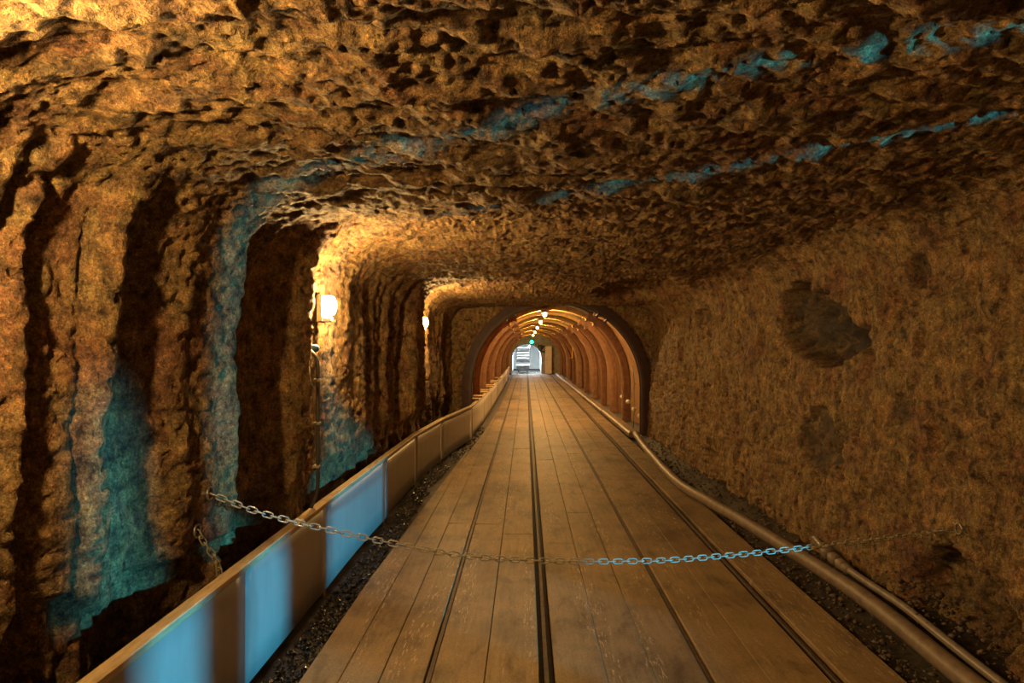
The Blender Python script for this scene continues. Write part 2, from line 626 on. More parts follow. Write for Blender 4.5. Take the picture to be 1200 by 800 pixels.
# ------------------------------------------------------------------ ground and boards
gx = np.arange(-1.95, 2.75, .055)
gy = np.concatenate([np.arange(-1.6, 13, .055), np.arange(13, 43.3, .4)])
GX, GY = np.meshgrid(gx, gy)
GZ = -.075 + .018 * fbm(GX * 6, GY * 6, 0, 3, 70) + .012 * noise(GX * 18, GY * 18, 0, 71)
GZ += .10 * sstep(1.95, 2.35, GX + .08 * noise(GY * 2, 0, 0, 72)) + .12 * sstep(-1.40, -1.65, GX)
n, k = GX.shape
i = (np.arange(n - 1)[:, None] * k + np.arange(k - 1)[None]).ravel()
floor = mk('floor', np.stack([GX, GY, GZ], -1).reshape(-1, 3), np.stack([i, i + 1, i + k + 1, i + k], 1), M['silt'], None, True)
tag(floor, 'boarded mine floor over dark wet gravel', None, None, 'structure')

ROWS = [(-1.10, -.905), (-.902, -.71), (-.707, -.492), (-.458, -.20), (-.197, .066), (.145, .395), (.398, .63), (.633, .877),
        (.913, 1.175), (1.178, 1.470), (1.553, 1.83)]
BR = {0: -1.10, 10: 1.80}


def left_edge(y):
    return float(np.interp(y, [0, 8.5, 12.4, 18, 44], [-1.10, -1.07, -.80, -.72, -.70]))


n_pl = 0
for ri, (x0, x1) in enumerate(ROWS):
    y = .9 + random.uniform(-.5, .4)
    while y < 43:
        L = random.choice((4.2, 5.0, 5.8)) if y < 14 else random.choice((6.0, 7.0))
        y1 = min(y + L, 43.2)
        if y1 - y < .5:
            break
        # boards follow the ditch on the left where the fence comes inwards
        a0 = max(x0, left_edge(y)) if ri < 3 else x0
        a1 = max(x0, left_edge(y1)) if ri < 3 else x0
        if ri < 3 and x1 - a0 < .03:
            break
        last = False
        while ri < 3 and x1 - a1 < .02:
            y1 -= .1; a1 = max(x0, left_edge(y1)); last = True
        if y1 - y < .2:
            break
        g = .002
        dz = random.uniform(-.003, .002)
        tl = random.uniform(-.003, .003)
        ch = .004
        V = []
        for (zz, i_) in ((-.045, 0), (-ch, 0), (0, ch)):
            V += [(a0 + i_, y + g + i_, zz + dz - tl), (x1 - i_, y + g + i_, zz + dz + tl), (x1 - i_, y1 - g - i_, zz + dz + tl), (a1 + i_, y1 - g - i_, zz + dz - tl)]
        F = [(0, 3, 2, 1), (8, 9, 10, 11)]
        for r_ in range(2):
            for q in range(4):
                a = r_ * 4 + q; b = r_ * 4 + (q + 1) % 4
                F.append((a, b, b + 4, a + 4))
        mk('plank', V, F, M['plank'], floor, False, ((x0 + x1) / 2, (y + y1) / 2, 0))
        n_pl += 1
        y = y1
        if last:
            break

# rails sunk between the boards
RAILX = [(-.475, [(0, -.478), (9, -.455), (20, -.40), (43, -.36)]), (.105, [(0, .105), (20, .125), (43, .19)]),
         (.895, [(0, .895), (43, .90)]), (1.51, [(0, 1.51), (43, 1.50)])]
RAILX = [(-.475, None), (.105, None), (.895, None), (1.51, None)]
rl = ['rusty rail sunk in the boards nearest the sheet fence', 'rusty rail running to the carriage, second from the sheet fence',
      'rusty rail in the boards, second from the right rock wall', 'rusty rail in the boards nearest the right rock wall']
for (x, _), lab in zip(RAILX, rl):
    y1 = 46.5 if x < .5 else 43.0
    pf = [(-.045, -.07), (.045, -.07), (.045, -.062), (.012, -.052), (.008, -.030), (.0125, -.026), (.0125, -.012), (.010, -.009),
          (-.010, -.009), (-.0125, -.012), (-.0125, -.026), (-.008, -.030), (-.012, -.052), (-.045, -.062)]
    V = []; F = []
    nn = len(pf)
    yy = np.linspace(.4, y1, 60)
    for q, yv in enumerate(yy):
        j = .0015 * math.sin(yv * 1.3 + x * 7)
        V += [(x + a + j, yv, b) for (a, b) in pf]
    for q in range(len(yy) - 1):
        for s_ in range(nn):
            a = q * nn + s_; b = q * nn + (s_ + 1) % nn
            F.append((a, b, b + nn, a + nn))
    F.append(tuple(range(nn))); F.append(tuple((len(yy) - 1) * nn + s_ for s_ in reversed(range(nn))))
    tag(mk('rail', V, F, M['rail'], None, False, (x, 3, -.07)), lab, 'rail', 'rails in the boarded floor')

# loose stones: ditch by the fence and foot of the right wall
def stones(name, spots, m, label):
    V = []; F = []
    base = [(1, 0, 0), (-1, 0, 0), (0, 1, 0), (0, -1, 0), (0, 0, 1), (0, 0, -1)]
    bf = [(0, 2, 4), (2, 1, 4), (1, 3, 4), (3, 0, 4), (2, 0, 5), (1, 2, 5), (3, 1, 5), (0, 3, 5)]
    for (x, y, z, r) in spots:
        nn = len(V)
        th = random.random() * 6.28
        sx, sy, sz = (r * random.uniform(.6, 1.3) for _ in range(3))
        for (a, b, c_) in base:
            a *= sx * random.uniform(.8, 1.2); b *= sy * random.uniform(.8, 1.2); c_ *= sz * .8
            V.append((x + a * math.cos(th) - b * math.sin(th), y + a * math.sin(th) + b * math.cos(th), z + c_))
        F += [tuple(q + nn for q in f) for f in bf]
    o = mk(name, V, np.array(F), m)
    return tag(o, label, 'gravel', None, 'stuff')


sp = []
for _ in range(2600):
    y = 2.2 + 12 * random.random() ** 1.7
    sp.append((random.uniform(-1.30, left_edge(y) - .03), y, -.065 + random.uniform(0, .025), random.uniform(.006, .022)))
stones('ditch_gravel', sp, M['gravel'], 'black wet gravel in the ditch beside the fence')
sp = []
for _ in range(3000):
    y = 2.8 + 9 * random.random() ** 1.6
    x = random.uniform(1.80, 2.36)
    z = float(np.interp(x, [1.8, 2.05, 2.36], [-.06, -.04, .05]))
    if 3.2 < y < 4.4 and x > 2.15:
        z += random.uniform(0, .22)
    sp.append((x, y, z + random.uniform(0, .015), random.choice((.3, .5, .5, 1)) * random.uniform(.006, .03)))
stones('wall_foot_rubble', sp, M['pebble'], 'brown rubble along the foot of the right wall')

# ------------------------------------------------------------------ sheet fence
FP = [(-1.335, 1.75), (-1.34, 3.25), (-1.345, 4.58), (-1.335, 6.46), (-1.32, 8.2), (-1.22, 9.9), (-.965, 12.2), (-.92, 15.0), (-.89, 17.6),
      (-.88, 21.0), (-.88, 25.0), (-.88, 29.5), (-.90, 34.0), (-.93, 38.5)]
FH = .545
fence = thing('sheet_fence', 'long low fence of pale sheets capped with timber, left of the rails', 'fence', (-1.34, 1.75, -.06))
for (p, q) in zip(FP, FP[1:]):
    p = Vector((p[0], p[1], 0)); q = Vector((q[0], q[1], 0))
    d = (q - p).normalized(); nrm = Vector((d.y, -d.x, 0))
    L = (q - p).length
    V = []; F = []
    nu, nv = 14, 5
    g = .004
    wb = random.uniform(-.012, .014)
    for side in (0, 1):
        for a in range(nu):
            for b in range(nv):
                t = a / (nu - 1); v = b / (nv - 1)
                bow = wb * math.sin(PI * t) * (1 - .5 * v)
                pt = p + d * (g + (L - 2 * g) * t) + nrm * (bow - .012 * side)
                V.append((pt.x, pt.y, -.02 + (FH + .02) * v))
    o = nu * nv
    for a in range(nu - 1):
        for b in range(nv - 1):
            i0 = a * nv + b
            F.append((i0, i0 + nv, i0 + nv + 1, i0 + 1))
            F.append((o + i0, o + i0 + 1, o + i0 + nv + 1, o + i0 + nv))
    for a in range(nu - 1):
        F.append((a * nv, o + a * nv, o + (a + 1) * nv, (a + 1) * nv))
        F.append((a * nv + nv - 1, (a + 1) * nv + nv - 1, o + (a + 1) * nv + nv - 1, o + a * nv + nv - 1))
    for b in range(nv - 1):
        F.append((b, b + 1, o + b + 1, o + b))
        e = (nu - 1) * nv + b
        F.append((e, o + e, o + e + 1, e + 1))
    mk('sheet_panel', V, F, M['sheet'], fence, True, tuple(p))
    ang = math.atan2(d.y, d.x)
    rot = Matrix.Rotation(ang, 3, 'Z')
    c = (p + q) / 2
    MB().box((c.x - nrm.x * .012, c.y - nrm.y * .012, FH + .016), (L - .003, .062, .034), .005, rot).build('cap_rail', M['cap'], fence, False, (c.x, c.y, FH))
    MB().box((p.x - nrm.x * .045 + d.x * .03, p.y - nrm.y * .045 + d.y * .03, FH / 2 - .06), (.05, .06, FH + .10), .004, rot).build('post', M['timber'], fence, False, (p.x, p.y, -.1))

# boards laid from the fence to the lining, beyond the first arch
for q in range(9):
    y = (13.5, 14.3, 15.7, 16.4, 17.8, 18.6, 20.2, 21.1, 23.2)[q]
    fx = float(np.interp(y, [p[1] for p in FP], [p[0] for p in FP]))
    x0, x1 = -1.10, fx + .03
    zt = FH + .034 + .018
    mb = MB().box(((x0 + x1) / 2, y, zt), (x1 - x0, .34, .034), .006)
    MBp = mb.build('cross_board', M['timber'], None, False, ((x0 + x1) / 2, y, zt - .017))
    ords = ['nearest the camera', 'second from the rock', 'third from the rock', 'fourth from the rock', 'fifth from the rock', 'sixth from the rock', 'seventh from the rock', 'eighth from the rock', 'farthest away']
    tag(MBp, 'short timber board between fence top and steel lining, ' + ords[q], 'board', 'short boards bridging fence and lining')
    MB().box((x0 + .04, y, (zt - .017 - .07) / 2), (.05, .05, zt - .017 + .07), .004).build('prop', M['timber'], MBp)

# ------------------------------------------------------------------ steel arches and lining
ACX, ACZ, RIN, ROUT = .56, .88, 1.56, 1.74
JA = math.radians(33)
RY = [12.66, 15.0, 17.1, 19.3, 21.8, 24.6, 27.6, 31.0, 34.6, 38.4, 42.2]


def arch_path(a0, a1, n, r):
    """points by angle from the crown, -right +left"""
    return [(ACX - r * math.sin(a), ACZ + r * math.cos(a)) for a in np.linspace(a0, a1, n)]


def beam(path_r, y, parent, name, m, leg=0, wdt=.17, ROUT=ROUT):
    """rolled channel: open side inwards; path_r = list of (angle or None...)"""
    # section in (radial, y): channel with flanged lips
    sec = [(RIN, -wdt * .5), (RIN, -wdt * .5 + .028), (ROUT - .06, -wdt * .5 + .05), (ROUT - .06, wdt * .5 - .05), (RIN, wdt * .5 - .028), (RIN, wdt * .5),
           (RIN + .05, wdt * .5), (ROUT, wdt * .5 - .03), (ROUT, -wdt * .5 + .03), (RIN + .05, -wdt * .5)]
    V = []; F = []
    ns = len(sec)
    for (kind, val) in path_r:
        for (r, dy) in sec:
            if kind == 'a':
                V.append((ACX - r * math.sin(val), y + dy, ACZ + r * math.cos(val)))
            else:
                V.append((ACX - leg * r, y + dy, val))
    for q in range(len(path_r) - 1):
        for s_ in range(ns):
            a = q * ns + s_; b = q * ns + (s_ + 1) % ns
            F.append((a, b, b + ns, a + ns))
    F.append(tuple(range(ns))); F.append(tuple((len(path_r) - 1) * ns + s_ for s_ in reversed(range(ns))))
    return mk(name, V, F, m, parent, False)


ordn = ['first', 'second', 'third', 'fourth', 'fifth', 'sixth', 'seventh', 'eighth', 'ninth', 'tenth', 'eleventh']
for q, y in enumerate(RY):
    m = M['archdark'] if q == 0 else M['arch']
    lab = f'{ordn[q]} rusty steel arch counting from the rock' if q else 'dark steel arch nearest the camera, against the rock face'
    if q == len(RY) - 1:
        lab = 'farthest rusty steel arch, just before the end wall'
    t = thing('steel_arch', lab, 'arch', (ACX, y, 0), 'steel arches of the lined tunnel')
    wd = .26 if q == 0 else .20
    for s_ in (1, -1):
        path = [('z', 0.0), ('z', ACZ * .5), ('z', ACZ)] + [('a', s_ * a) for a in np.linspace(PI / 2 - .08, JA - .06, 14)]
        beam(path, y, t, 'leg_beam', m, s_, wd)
    o = beam([('a', a) for a in np.linspace(JA + .10, -JA - .10, 22)], y, t, 'crown_beam', M['crownlit'] if q else m, 0, wd * .9, RIN + .095 if q else ROUT)
    for s_ in (1, -1):
        for da in (-.05, .07):
            a = s_ * (JA + da)
            rot = Matrix.Rotation(-a, 3, 'Y')
            rm = RIN - .012
            MB().box((ACX - rm * math.sin(a), y, ACZ + rm * math.cos(a)), (.055, wd + .10, .04), .006, rot) \
                .box((ACX - (rm - .03) * math.sin(a), y - wd * .5, ACZ + (rm - .03) * math.cos(a)), (.03, .03, .05), 0, rot) \
                .box((ACX - (rm - .03) * math.sin(a), y + wd * .5, ACZ + (rm - .03) * math.cos(a)), (.03, .03, .05), 0, rot) \
                .build('clamp', M['arch'] if q else M['archdark'], t)

lining = thing('wall_lining', 'rust brown steel plate lining between the arches', None, (ACX, 12.7, 0), None, 'structure')
for q in range(len(RY) - 1):
    y0, y1 = RY[q], RY[q + 1]
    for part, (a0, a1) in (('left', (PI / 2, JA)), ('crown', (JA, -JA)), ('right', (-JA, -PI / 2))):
        prm = []
        if part == 'left':
            prm += [('z', 0.0, 1), ('z', .45, 1)]
        prm += [('a', a, 0) for a in np.linspace(a0, a1, 15)]
        if part == 'right':
            prm += [('z', .45, -1), ('z', 0.0, -1)]
        ny = 13 if q < 4 else 7
        V = []
        for layer in (0, .012):
            for (kd, v, sg) in prm:
                for t_ in np.linspace(0, 1, ny):
                    r = ROUT - .045 + .11 * math.sin(PI * t_) ** .6 + layer
                    r += .006 * math.sin(t_ * PI * 2 * 5)
                    if part == 'crown':
                        r += .02
                    yv = y0 + .01 + (y1 - y0 - .02) * t_
                    V.append((ACX - r * math.sin(v), yv, ACZ + r * math.cos(v)) if kd == 'a' else (ACX - sg * r, yv, v))
        npm = len(prm); o = npm * ny
        F = []
        for a in range(npm - 1):
            for b in range(ny - 1):
                i0 = a * ny + b
                F.append((i0, i0 + ny, i0 + ny + 1, i0 + 1)); F.append((o + i0, o + i0 + 1, o + i0 + ny + 1, o + i0 + ny))
        for a in range(npm - 1):
            F.append((a * ny, o + a * ny, o + (a + 1) * ny, (a + 1) * ny))
            e = a * ny + ny - 1
            F.append((e, e + ny, o + e + ny, o + e))
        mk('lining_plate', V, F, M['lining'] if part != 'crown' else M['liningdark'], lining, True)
        if part != 'crown' and q < 6:      # bolted longitudinal seam at the shoulder
            sg = 1 if part == 'left' else -1
            a = sg * JA
            mb = MB()
            rot = Matrix.Rotation(-a, 3, 'Y')
            r = ROUT - .035
            nb = 7
            mb.box((ACX - (r + .02) * math.sin(a), (y0 + y1) / 2, ACZ + (r + .02) * math.cos(a)), (.10, y1 - y0 - .2, .05), .005, rot)
            for b in range(nb):
                yv = y0 + .2 + (y1 - y0 - .4) * (b + .5) / nb
                mb.box((ACX - (r - .015) * math.sin(a), yv, ACZ + (r - .015) * math.cos(a)), (.05, .05, .05), 0, rot)
            mb.build('bolted_seam', M['archdark'], lining)

# portal face of packed stone between rock and first arch
na, nr = 120, 16
V = []
for a in np.linspace(0, 1, na):
    # inner outline: arch; outer outline: larger box-like outline beyond the rock section
    L1 = ACZ; tot = 2 * L1 + PI * ROUT
    s_ = a * tot
    if s_ < L1:
        xi, zi = ACX - ROUT, s_; dx, dz = -1, 0
    elif s_ > tot - L1:
        xi, zi = ACX + ROUT, tot - s_; dx, dz = 1, 0
    else:
        th = (s_ - L1) / ROUT
        dx, dz = -math.cos(th), math.sin(th)
        xi, zi = ACX + dx * ROUT, ACZ + dz * ROUT
    for rr_ in np.linspace(-.01, .95, nr):
        V.append((xi + dx * rr_, 12.62, zi + dz * rr_))
V = np.array(V)
V[:, 1] += -.03 * np.abs(noise(V[:, 0] * 9, V[:, 2] * 9, 0, 80)) - .02 * noise(V[:, 0] * 18, V[:, 2] * 18, 0, 81) + .02
i = (np.arange(na - 1)[:, None] * nr + np.arange(nr - 1)[None]).ravel()
o = mk('wall_portal', V, np.stack([i, i + 1, i + nr + 1, i + nr], 1), M['rock'], None, True)
tag(o, 'stone face around the first steel arch', None, None, 'structure')

# end wall with low arched opening
ox, ow, oh = .07, .92, 1.87
outer = [(ACX + 1.80, 0)] + [(ACX + 1.80 * math.cos(t), ACZ + 1.80 * math.sin(t)) for t in np.linspace(0, PI, 39)] + [(ACX - 1.80, 0)]
inner = [(ox + ow, 0)] + [(ox + ow * math.cos(t), .95 + (oh - .95) * math.sin(t)) for t in np.linspace(0, PI, 39)] + [(ox - ow, 0)]
V = [(x, 43.0, z) for x, z in outer] + [(x, 43.0, z) for x, z in inner] + [(x, 43.35, z) for x, z in inner] + [(x, 43.35, z) for x, z in outer]
k = len(outer)
F = []
for a in range(k - 1):
    F += [(a, a + 1, k + a + 1, k + a), (k + a, k + a + 1, 2 * k + a + 1, 2 * k + a), (2 * k + a, 2 * k + a + 1, 3 * k + a + 1, 3 * k + a)]
tag(mk('wall_end', V, F, M['plaster']), 'brown plastered end wall with a low arched opening', None, None, 'structure')
V = []; F = []
for yv in (43.3, 46, 49, 53):
    V += [(ox + (x - ox) * 1.08, yv, z * 1.04) for x, z in inner]
for q in range(3):
    for a in range(k - 1):
        F.append((q * k + a, q * k + a + 1, (q + 1) * k + a + 1, (q + 1) * k + a))
F.append(tuple(3 * k + a for a in range(k)))
tag(mk('wall_far_tunnel', V, F, M['limewash'], None, True), 'whitewashed vault beyond the end wall', None, None, 'structure')
mk('far_ground', [(-1.2, 43.2, -.06), (1.4, 43.2, -.06), (1.4, 53, -.06), (-1.2, 53, -.06)], [(0, 1, 2, 3)], M['gravel'], floor)

# kerb beam along the right side of the lined tunnel
kb = thing('kerb_beam', 'low brown kerb along the foot of the right lining', 'kerb', (2.0, 12.8, 0))
for y0, y1 in zip(range(12, 42, 5), range(17, 47, 5)):
    ya, yb = max(y0, 12.5), min(y1, 42.8)
    MB().box((1.98 - .003 * (ya - 12), (ya + yb) / 2, .02), (.20, yb - ya - .02, .12), .03).build('kerb_length', M['pipe'], kb)

# ------------------------------------------------------------------ pipes
PP = [(2.02, 1.6), (2.06, 2.4), (2.06, 3.28), (2.09, 4.06), (2.08, 4.79), (1.95, 6.2), (1.84, 6.96), (1.76, 8.05), (1.83, 10.1), (1.93, 11.6), (1.99, 12.45)]
pts = spline([(x, y, .05 + .008 * math.sin(y * 2)) for x, y in PP], 8)
pi = thing('drain_pipe', 'thick muddy pipe snaking along the foot of the right wall', 'pipe', (2.02, 1.6, 0))
MB().tube(pts, .052, 14).build('pipe_run', M['pipe'], pi, True)
PP2 = [(2.24, 5.35, .13), (2.20, 5.0, .11), (2.19, 4.75, .10), (2.19, 4.4, .10), (2.195, 4.0, .10), (2.16, 3.4, .09), (2.13, 2.6, .08), (2.12, 1.6, .08)]
pts = spline(PP2, 8)
h = thing('thin_hose', 'thin grey hose with ribbed coupling lying beside the thick pipe', 'hose', (2.12, 1.6, 0))
MB().tube(pts, .024, 12).build('hose_run', M['hose'], h, True)
for q, (yy, r0) in enumerate(((5.02, .05), (4.90, .043), (4.80, .040), (4.70, .034))):
    p = min(pts, key=lambda v: abs(v.y - yy))
    MB().lathe([(r0 * .7, -.045), (r0, -.03), (r0, .03), (r0 * .7, .045)], p, 'y', 14).build('coupling_ring', M['pipe'], h, True)

# ------------------------------------------------------------------ chain
def link_mesh():
    L, wd, r = .0245, .0118, .0034         # straight half length of the centre line, half width, wire
    pth = []
    for q in range(8):
        a = -PI / 2 + PI * q / 7
        pth.append((L - wd + wd * math.cos(a), wd * math.sin(a)))
    for q in range(8):
        a = PI / 2 + PI * q / 7
        pth.append((-(L - wd) + wd * math.cos(a), wd * math.sin(a)))
    V = []; F = []
    n_, k_ = len(pth), 6
    for q in range(n_):
        x, y = pth[q]
        tx = pth[(q + 1) % n_][0] - pth[q - 1][0]; ty = pth[(q + 1) % n_][1] - pth[q - 1][1]
        l = math.hypot(tx, ty); nx, ny = ty / l, -tx / l
        for s_ in range(k_):
            t = 2 * PI * s_ / k_
            V.append((x + nx * r * math.cos(t), y + ny * r * math.cos(t), r * math.sin(t)))
    for q in range(n_):
        for s_ in range(k_):
            a = q * k_ + s_; b = q * k_ + (s_ + 1) % k_
            c = ((q + 1) % n_) * k_
            F.append((a, b, c + (s_ + 1) % k_, c + s_))
    me = bpy.data.meshes.new('link')
    me.from_pydata(V, [], F); me.update()
    me.polygons.foreach_set('use_smooth', [True] * len(me.polygons))
    me.materials.append(M['zinc'])
    return me


LM = link_mesh()


def chain(label, pts, ends):
    pts = resample(spline(pts, 24), .0365)
    t = thing('barrier_chain', label, 'chain', tuple(pts[0]))
    for q in range(len(pts) - 1):
        a, b = pts[q], pts[q + 1]
        d = (b - a).normalized()
        side = d.cross(Vector((0, 0, 1)))
        if side.length < 1e-4: side = Vector((1, 0, 0))
        side.normalize(); up = side.cross(d)
        tw = (PI / 2) * (q % 2) + random.uniform(-.25, .25) + .25
        y_ = side * math.cos(tw) + up * math.sin(tw)
        z_ = d.cross(y_)
        o = bpy.data.objects.new('link', LM)
        C.objects.link(o)
        o.parent = t
        mt = Matrix((d, y_, z_)).transposed().to_4x4()
        mt.translation = (a + b) / 2 - pts[0]
        o.matrix_local = mt
    for e in ends:
        e = Vector(e)
        mb = MB()
        ring = [(e.x, e.y + .028 * math.cos(a), e.z + .028 * math.sin(a)) for a in np.linspace(0, 2 * PI, 15)]
        mb.tube(ring, .006, 6, False)
        sg = 1 if e.x > 0 else -1
        mb.tube([(e.x + sg * .02, e.y, e.z), (e.x + sg * .13, e.y, e.z)], .009, 8)
        mb.build('eye_bolt', M['steel'], t, True)
    return t


xa = left_x(3.06, .93) + .05
xb = right_x(3.67, .64) - .03
cp = [(xa, 3.06, .945), (-1.21, 3.08, .857), (-.97, 3.11, .787), (-.70, 3.17, .71), (-.31, 3.24, .62), (.10, 3.31, .574), (.61, 3.39, .553), (.99, 3.46, .558),
      (1.38, 3.52, .579), (1.72, 3.58, .602), (xb, 3.67, .645)]
chain('slack galvanised chain hung across the track between both rock walls', cp, [cp[0], cp[-1]])
xa2 = min(left_x(3.05, .78) + .02, -1.45)
cp2 = [(xa2, 3.05, .78), ((xa2 - 1.41) / 2 - .005, 3.08, .70), (-1.415, 3.12, .61), (-1.41, 3.14, .46), (-1.41, 3.15, .30)]
chain('short rusty chain end dangling behind the fence by the left wall', cp2, [cp2[0]])

# ------------------------------------------------------------------ wall lamps on the left wall
def wall_lamp(y, z, label, x=None, junction=False):
    xw = left_x(y, z)
    xs = xw + .05 if x is None else x
    t = thing('bulkhead_lamp', label, 'lamp', (xs, y, z), 'bulkhead lamps on the left rock wall')
    # bracket back to the rock, body, glass, guard
    MB().box(((xs + xw - .06) / 2, y, z - .005), (xs - xw + .06, .035, .035), .003).build('bracket', M['steel'], t)
    MB().box((xs + .005, y, z), (.035, .10, .19), .012).build('base_plate', M['steel'], t)
    prof_ = [(.030, .0), (.042, .012), (.044, .055), (.036, .085), (.018, .10)]
    mb = MB()
    V = []; F = []
    nn = 16
    for (r, hx) in prof_:
        for q in range(nn):
            a = 2 * PI * q / nn
            V.append((xs + .024 + hx * .8, y + r * math.cos(a), z + .02 + r * 1.55 * math.sin(a)))
    for r_ in range(len(prof_) - 1):
        for q in range(nn):
            a = r_ * nn + q; b = r_ * nn + (q + 1) % nn
            F.append((a, b, b + nn, a + nn))
    F.append(tuple((len(prof_) - 1) * nn + q for q in range(nn)))
    mb.add(V, F)
    mb.build('glass', M['glow'], t, True)
    MB().box((xs + .045, y, z - .075), (.06, .07, .035), .008).build('socket_hood', M['white'], t)
    return xs


x1 = wall_lamp(4.62, 1.87, 'glowing lamp on the left rock wall above the junction box', -1.395)
x2 = wall_lamp(8.95, 1.92, 'glowing lamp on the left rock wall nearest the steel arches', -1.39)
x0 = wall_lamp(1.12, 2.08, 'glowing lamp on the left rock wall nearest the camera', -1.36)

# junction box, conduit and cable under the middle lamp
yj, zj = 4.40, 1.62
xj = left_x(yj, zj) + .035
t = thing('junction_box', 'small pale junction box with blue plug under the glowing lamp', 'junction box', (xj, yj, zj))
MB().box((xj, yj, zj), (.06, .075, .12), .008).build('body', M['white'], t)
MB().box((xj + .033, yj, zj + .01), (.01, .055, .07), .003).build('lid', M['zinc'], t)
MB().lathe([(.018, 0), (.024, .01), (.024, .05), (.016, .06)], (xj + .03, yj, zj - .02), 'x', 12).build('plug', M['bluep'], t, True)
xc = max(left_x(y_, z_) for y_ in (4.2, 4.25, 4.3, 4.35, 4.4) for z_ in np.linspace(.8, 1.58, 12)) + .006
pts = []
for z in np.linspace(1.58, .62, 22):
    pts.append((xc, 4.33, z))
pts = [(xj + .02, yj - .03, 1.60)] + pts
for z, dy in ((.5, .05), (.40, .16), (.34, .32), (.36, .5)):
    pts.append((left_x(4.33 + dy, z) + .05, 4.33 + dy, z))
P_ = [Vector(p) for p in pts]
for _ in range(3):
    P_ = [P_[0]] + [(P_[i - 1] + P_[i] * 2 + P_[i + 1]) / 4 for i in range(1, len(P_) - 1)] + [P_[-1]]
t = thing('power_cable', 'dark cable hanging down the left rock wall below the junction box', 'cable', tuple(P_[-1]))
MB().tube(spline(P_, 3), .012, 8).build('cable_run', M['cable'], t, True)
for z in (1.4, 1.1, .85):
    p = min(P_, key=lambda v: abs(v.z - z))
    MB().box((p.x - .006, p.y, p.z), (.04, .045, .018), .003).build('clip', M['zinc'], t)
P_ = [Vector((left_x(4.45, z) + .03, 4.45, z)) for z in np.linspace(1.68, 2.1, 9)]
tag(MB().tube(P_, .014, 8).build('conduit', M['cap'], None, True, tuple(P_[0])), 'short tan conduit rising from the junction box beside the lamp', 'conduit')

# ------------------------------------------------------------------ lamps under the arches
for q, (y, lab) in enumerate(((15.0, 'nearest the rock'), (19.3, 'second from the rock'), (24.6, 'third from the rock'), (31.0, 'fourth from the rock'), (38.4, 'nearest the end wall'))):
    z = ACZ + RIN - .028
    t = thing('crown_lamp', 'small bright lamp under the crown of a steel arch, ' + lab, 'lamp', (.42, y, z), 'lamps under the steel arches')
    MB().box((.42, y, z - .015), (.13, .26, .05), .01).build('housing', M['steel'], t)
    MB().box((.42, y, z - .085), (.055, .10, .045), .012).build('glass', M['crown'], t)
    MB().box((.42, y, z - .052), (.03, .05, .03), .003).build('neck', M['steel'], t)

# ------------------------------------------------------------------ far end: signal, cabinet, coils, carriage
t = thing('signal_lamp', 'round green signal lamp above the arched opening', 'signal', (.38, 42.95, 2.0))
MB().box((.38, 42.96, 2.0), (.26, .08, .30), .02).build('backplate', M['black'], t)
MB().lathe([(.095, .0), (.095, .03), (.06, .06), (.02, .07)], (0, 0, 0), 'y', 16)
V = []; F = []
nn = 16
for (r, d) in ((.10, 0), (.095, .03), (.06, .055), (.02, .065)):
    V += [(.38 + r * math.cos(2 * PI * q / nn), 42.91 - d, 2.0 + r * math.sin(2 * PI * q / nn)) for q in range(nn)]
for r_ in range(3):
    for q in range(nn):
        a = r_ * nn + q; b = r_ * nn + (q + 1) % nn
        F.append((a, b, b + nn, a + nn))
F.append(tuple(3 * nn + q for q in range(nn)))
mk('lens', V, F, M['green'], t, True)

t = thing('cabinet', 'tall narrow cream cabinet standing against the end wall', 'cabinet', (1.42, 42.6, 0))
MB().box((1.42, 42.6, .87), (.40, .40, 1.70), .01).build('body', M['box'], t)
d = MB().box((1.42, 42.39, .90), (.36, .02, 1.58), .004).build('door', M['box'], t)
MB().box((1.28, 42.37, .9), (.02, .025, .14), .003).build('handle', M['steel'], d)
MB().box((1.42, 42.6, .02), (.36, .36, .05)).build('plinth', M['black'], t)

t = thing('hose_bundle', 'tangle of dark hoses hung on the end wall beside the cabinet', 'hoses', (1.05, 42.95, 1.3))
for q, (cx, cz, r) in enumerate(((.92, 1.62, .16), (1.02, 1.70, .13), (1.12, 1.58, .18))):
    MB().tube([(cx + r * math.cos(a) * .8, 42.93 - .02 * q, cz + r * math.sin(a)) for a in np.linspace(0, 2 * PI, 25)], .028, 8, False).build('hose_coil', M['black'], t, True)
MB().tube(spline([(.84, 42.94, 1.85), (.80, 42.92, 1.6), (.95, 42.9, 1.38), (1.2, 42.93, 1.36)], 6), .035, 8).build('loose_hose', M['black'], t, True)
MB().box((1.05, 42.96, 1.80), (.42, .05, .05), .005).build('hook_bar', M['steel'], t)

y0 = 30.6
t = thing('marker_plate', 'yellow upright plate with folded foot on the right lining', 'plate', (2.06, y0, 1.2))
MB().box((2.09, y0, 1.40), (.03, .10, .46), .004).build('upright', M['yellow'], t)
MB().box((2.03, y0, 1.17), (.14, .12, .03), .004).build('foot', M['yellow'], t)

t = thing('upright_conduit', 'thin pale conduit standing against the right lining near the rock', 'conduit', (2.13, 13.6, 0))
MB().tube([(2.13, 13.6, .0), (2.15, 13.6, .45), (2.15, 13.6, .95), (2.12, 13.6, 1.25)], .012, 8).build('conduit_run', M['zinc'], t, True)
for z in (.4, .9):
    MB().box((2.17, 13.6, z), (.06, .05, .02), .003).build('clip', M['zinc'], t)
for q, (y, z, lab) in enumerate(((13.2, .30, 'lowest'), (13.9, .37, 'second'), (14.7, .46, 'third'), (15.6, .50, 'farthest'))):
    xw = 2.20
    o = MB().lathe([(.035, .06), (.045, .03), (.045, 0), (.02, -.03)], (xw - .02, y, z), 'x', 12).build('bolt_cap', M['white'], None, True, (xw, y, z))
    tag(o, f'pale round cap on the foot of the right lining, {lab} of the row', 'cap', 'pale caps on the right lining')

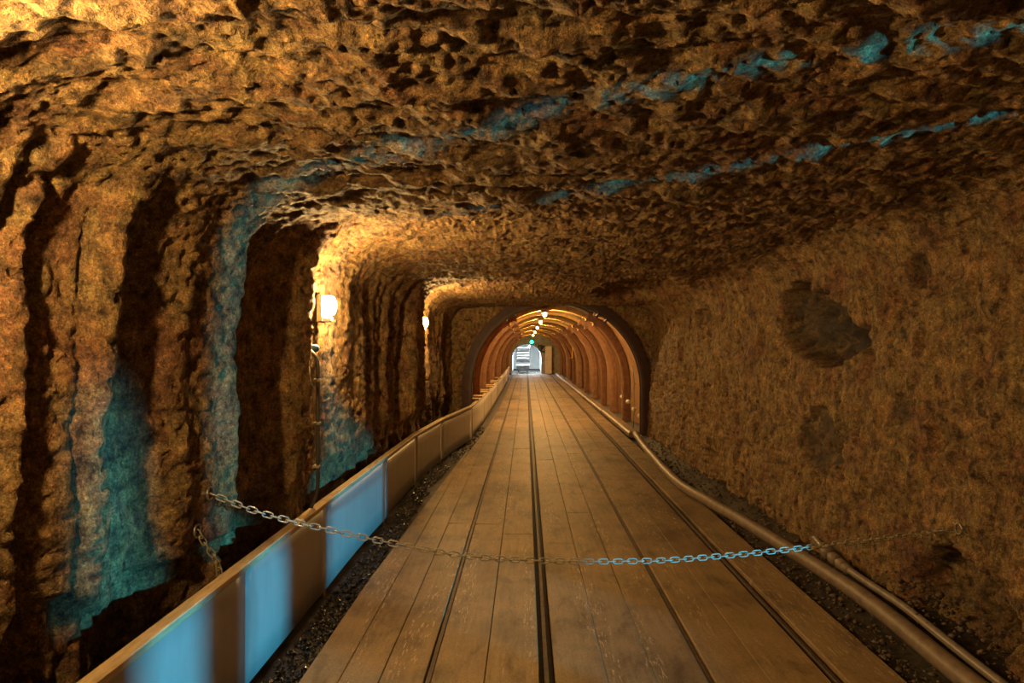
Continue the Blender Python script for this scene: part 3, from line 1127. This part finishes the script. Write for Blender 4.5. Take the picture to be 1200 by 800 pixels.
# mine carriage standing on the track in the whitewashed vault
cx = -.18
t = thing('mine_carriage', 'narrow open mine carriage with slatted benches in the white vault', 'carriage', (cx, 45.2, 0))
MB().box((cx, 46.4, .36), (.84, 2.6, .16), .02).build('chassis', M['carriage'], t)
MB().box((cx, 45.06, .50), (.96, .08, .12), .015).build('buffer_beam', M['bench'], t)
MB().box((cx, 45.08, .24), (.80, .06, .22), .01).build('coupler_plate', M['carriage'], t)
for sx in (-1, 1):
    for yy in (45.5, 47.3):
        MB().lathe([(.17, -.03), (.17, .02), (.13, .03)], (cx + sx * .29, yy, .17), 'x', 16).build('wheel', M['rail'], t, True)
    MB().box((cx + sx * .43, 46.4, .72), (.05, 2.5, .50), .01).build('side_panel', M['bench'], t)
    for yy in (45.15, 46.4, 47.6):
        MB().box((cx + sx * .43, yy, 1.15), (.05, .05, 1.0), .005).build('post', M['carriage'], t)
for q, yy in enumerate((45.2, 46.0, 46.8, 47.5)):
    b = MB().box((cx, yy, .74), (.78, .05, .14), .01).build('bench_back', M['carriage'], t)
    for zz in (.95, 1.12, 1.30):
        MB().box((cx, yy + .02, zz + .02 * q), (.80, .05, .085), .01).build('slat', M['bench'], b)
MB().box((cx, 46.4, 1.64), (.90, 2.6, .05), .015).build('roof', M['bench'], t)
# lamps of the vault
for q, (y, lab) in enumerate(((44.3, 'in front of'), (48.5, 'behind'))):
    t = thing('tube_lamp', f'cool white tube lamp under the vault {lab} the carriage', 'lamp', (.07, y, 1.86))
    MB().box((.25, y, 1.80), (.10, 1.1, .04), .01).build('housing', M['white'], t)
    MB().tube([(.25, y - .5, 1.76), (.25, y + .5, 1.76)], .022, 10).build('tube', M['tube'], t, True)

# ------------------------------------------------------------------ unseen boards right of the camera, slits cut to shape the blue light
g = thing('slit_boards', 'unseen timber boarding right of the camera with slits shaping the blue light', 'blocker', (2.42, .5, 0))
G = 2.40


def board(poly):  # unseen board, outline fitted to the blue patches
    V = [(G, y, z) for y, z in poly] + [(G + .05, y, z) for y, z in poly]
    n_ = len(poly)
    F = [tuple(range(n_)), tuple(reversed(range(n_, 2 * n_)))]
    for q in range(n_):
        F.append((q, n_ + q, n_ + (q + 1) % n_, (q + 1) % n_))
    mk('board', V, F, M['timber'], g)


TOP = 2.75
board([(-3.2, -.1), (.50, -.1), (.505, .68), (.45, .76), (.45, 1.05), (.50, 1.15), (.50, TOP), (-3.2, TOP)])
board([(.745, .25), (.935, .25), (.937, .68), (.86, .78), (.86, TOP), (.50, TOP), (.50, 1.15), (.60, 1.09), (.64, .97), (.66, .80), (.738, .68)])
board([(1.22, .25), (1.60, .25), (1.604, .68), (1.67, .78), (1.67, TOP), (.95, TOP), (.96, .80), (1.10, .73), (1.19, .67), (1.225, .60)])
board([(2.52, .25), (2.95, .25), (2.95, TOP), (1.77, TOP), (1.79, 1.02), (2.0, .90), (2.35, .78), (2.50, .68)])
board([(.50, -.1), (2.95, -.1), (2.95, .25), (.50, .25)])
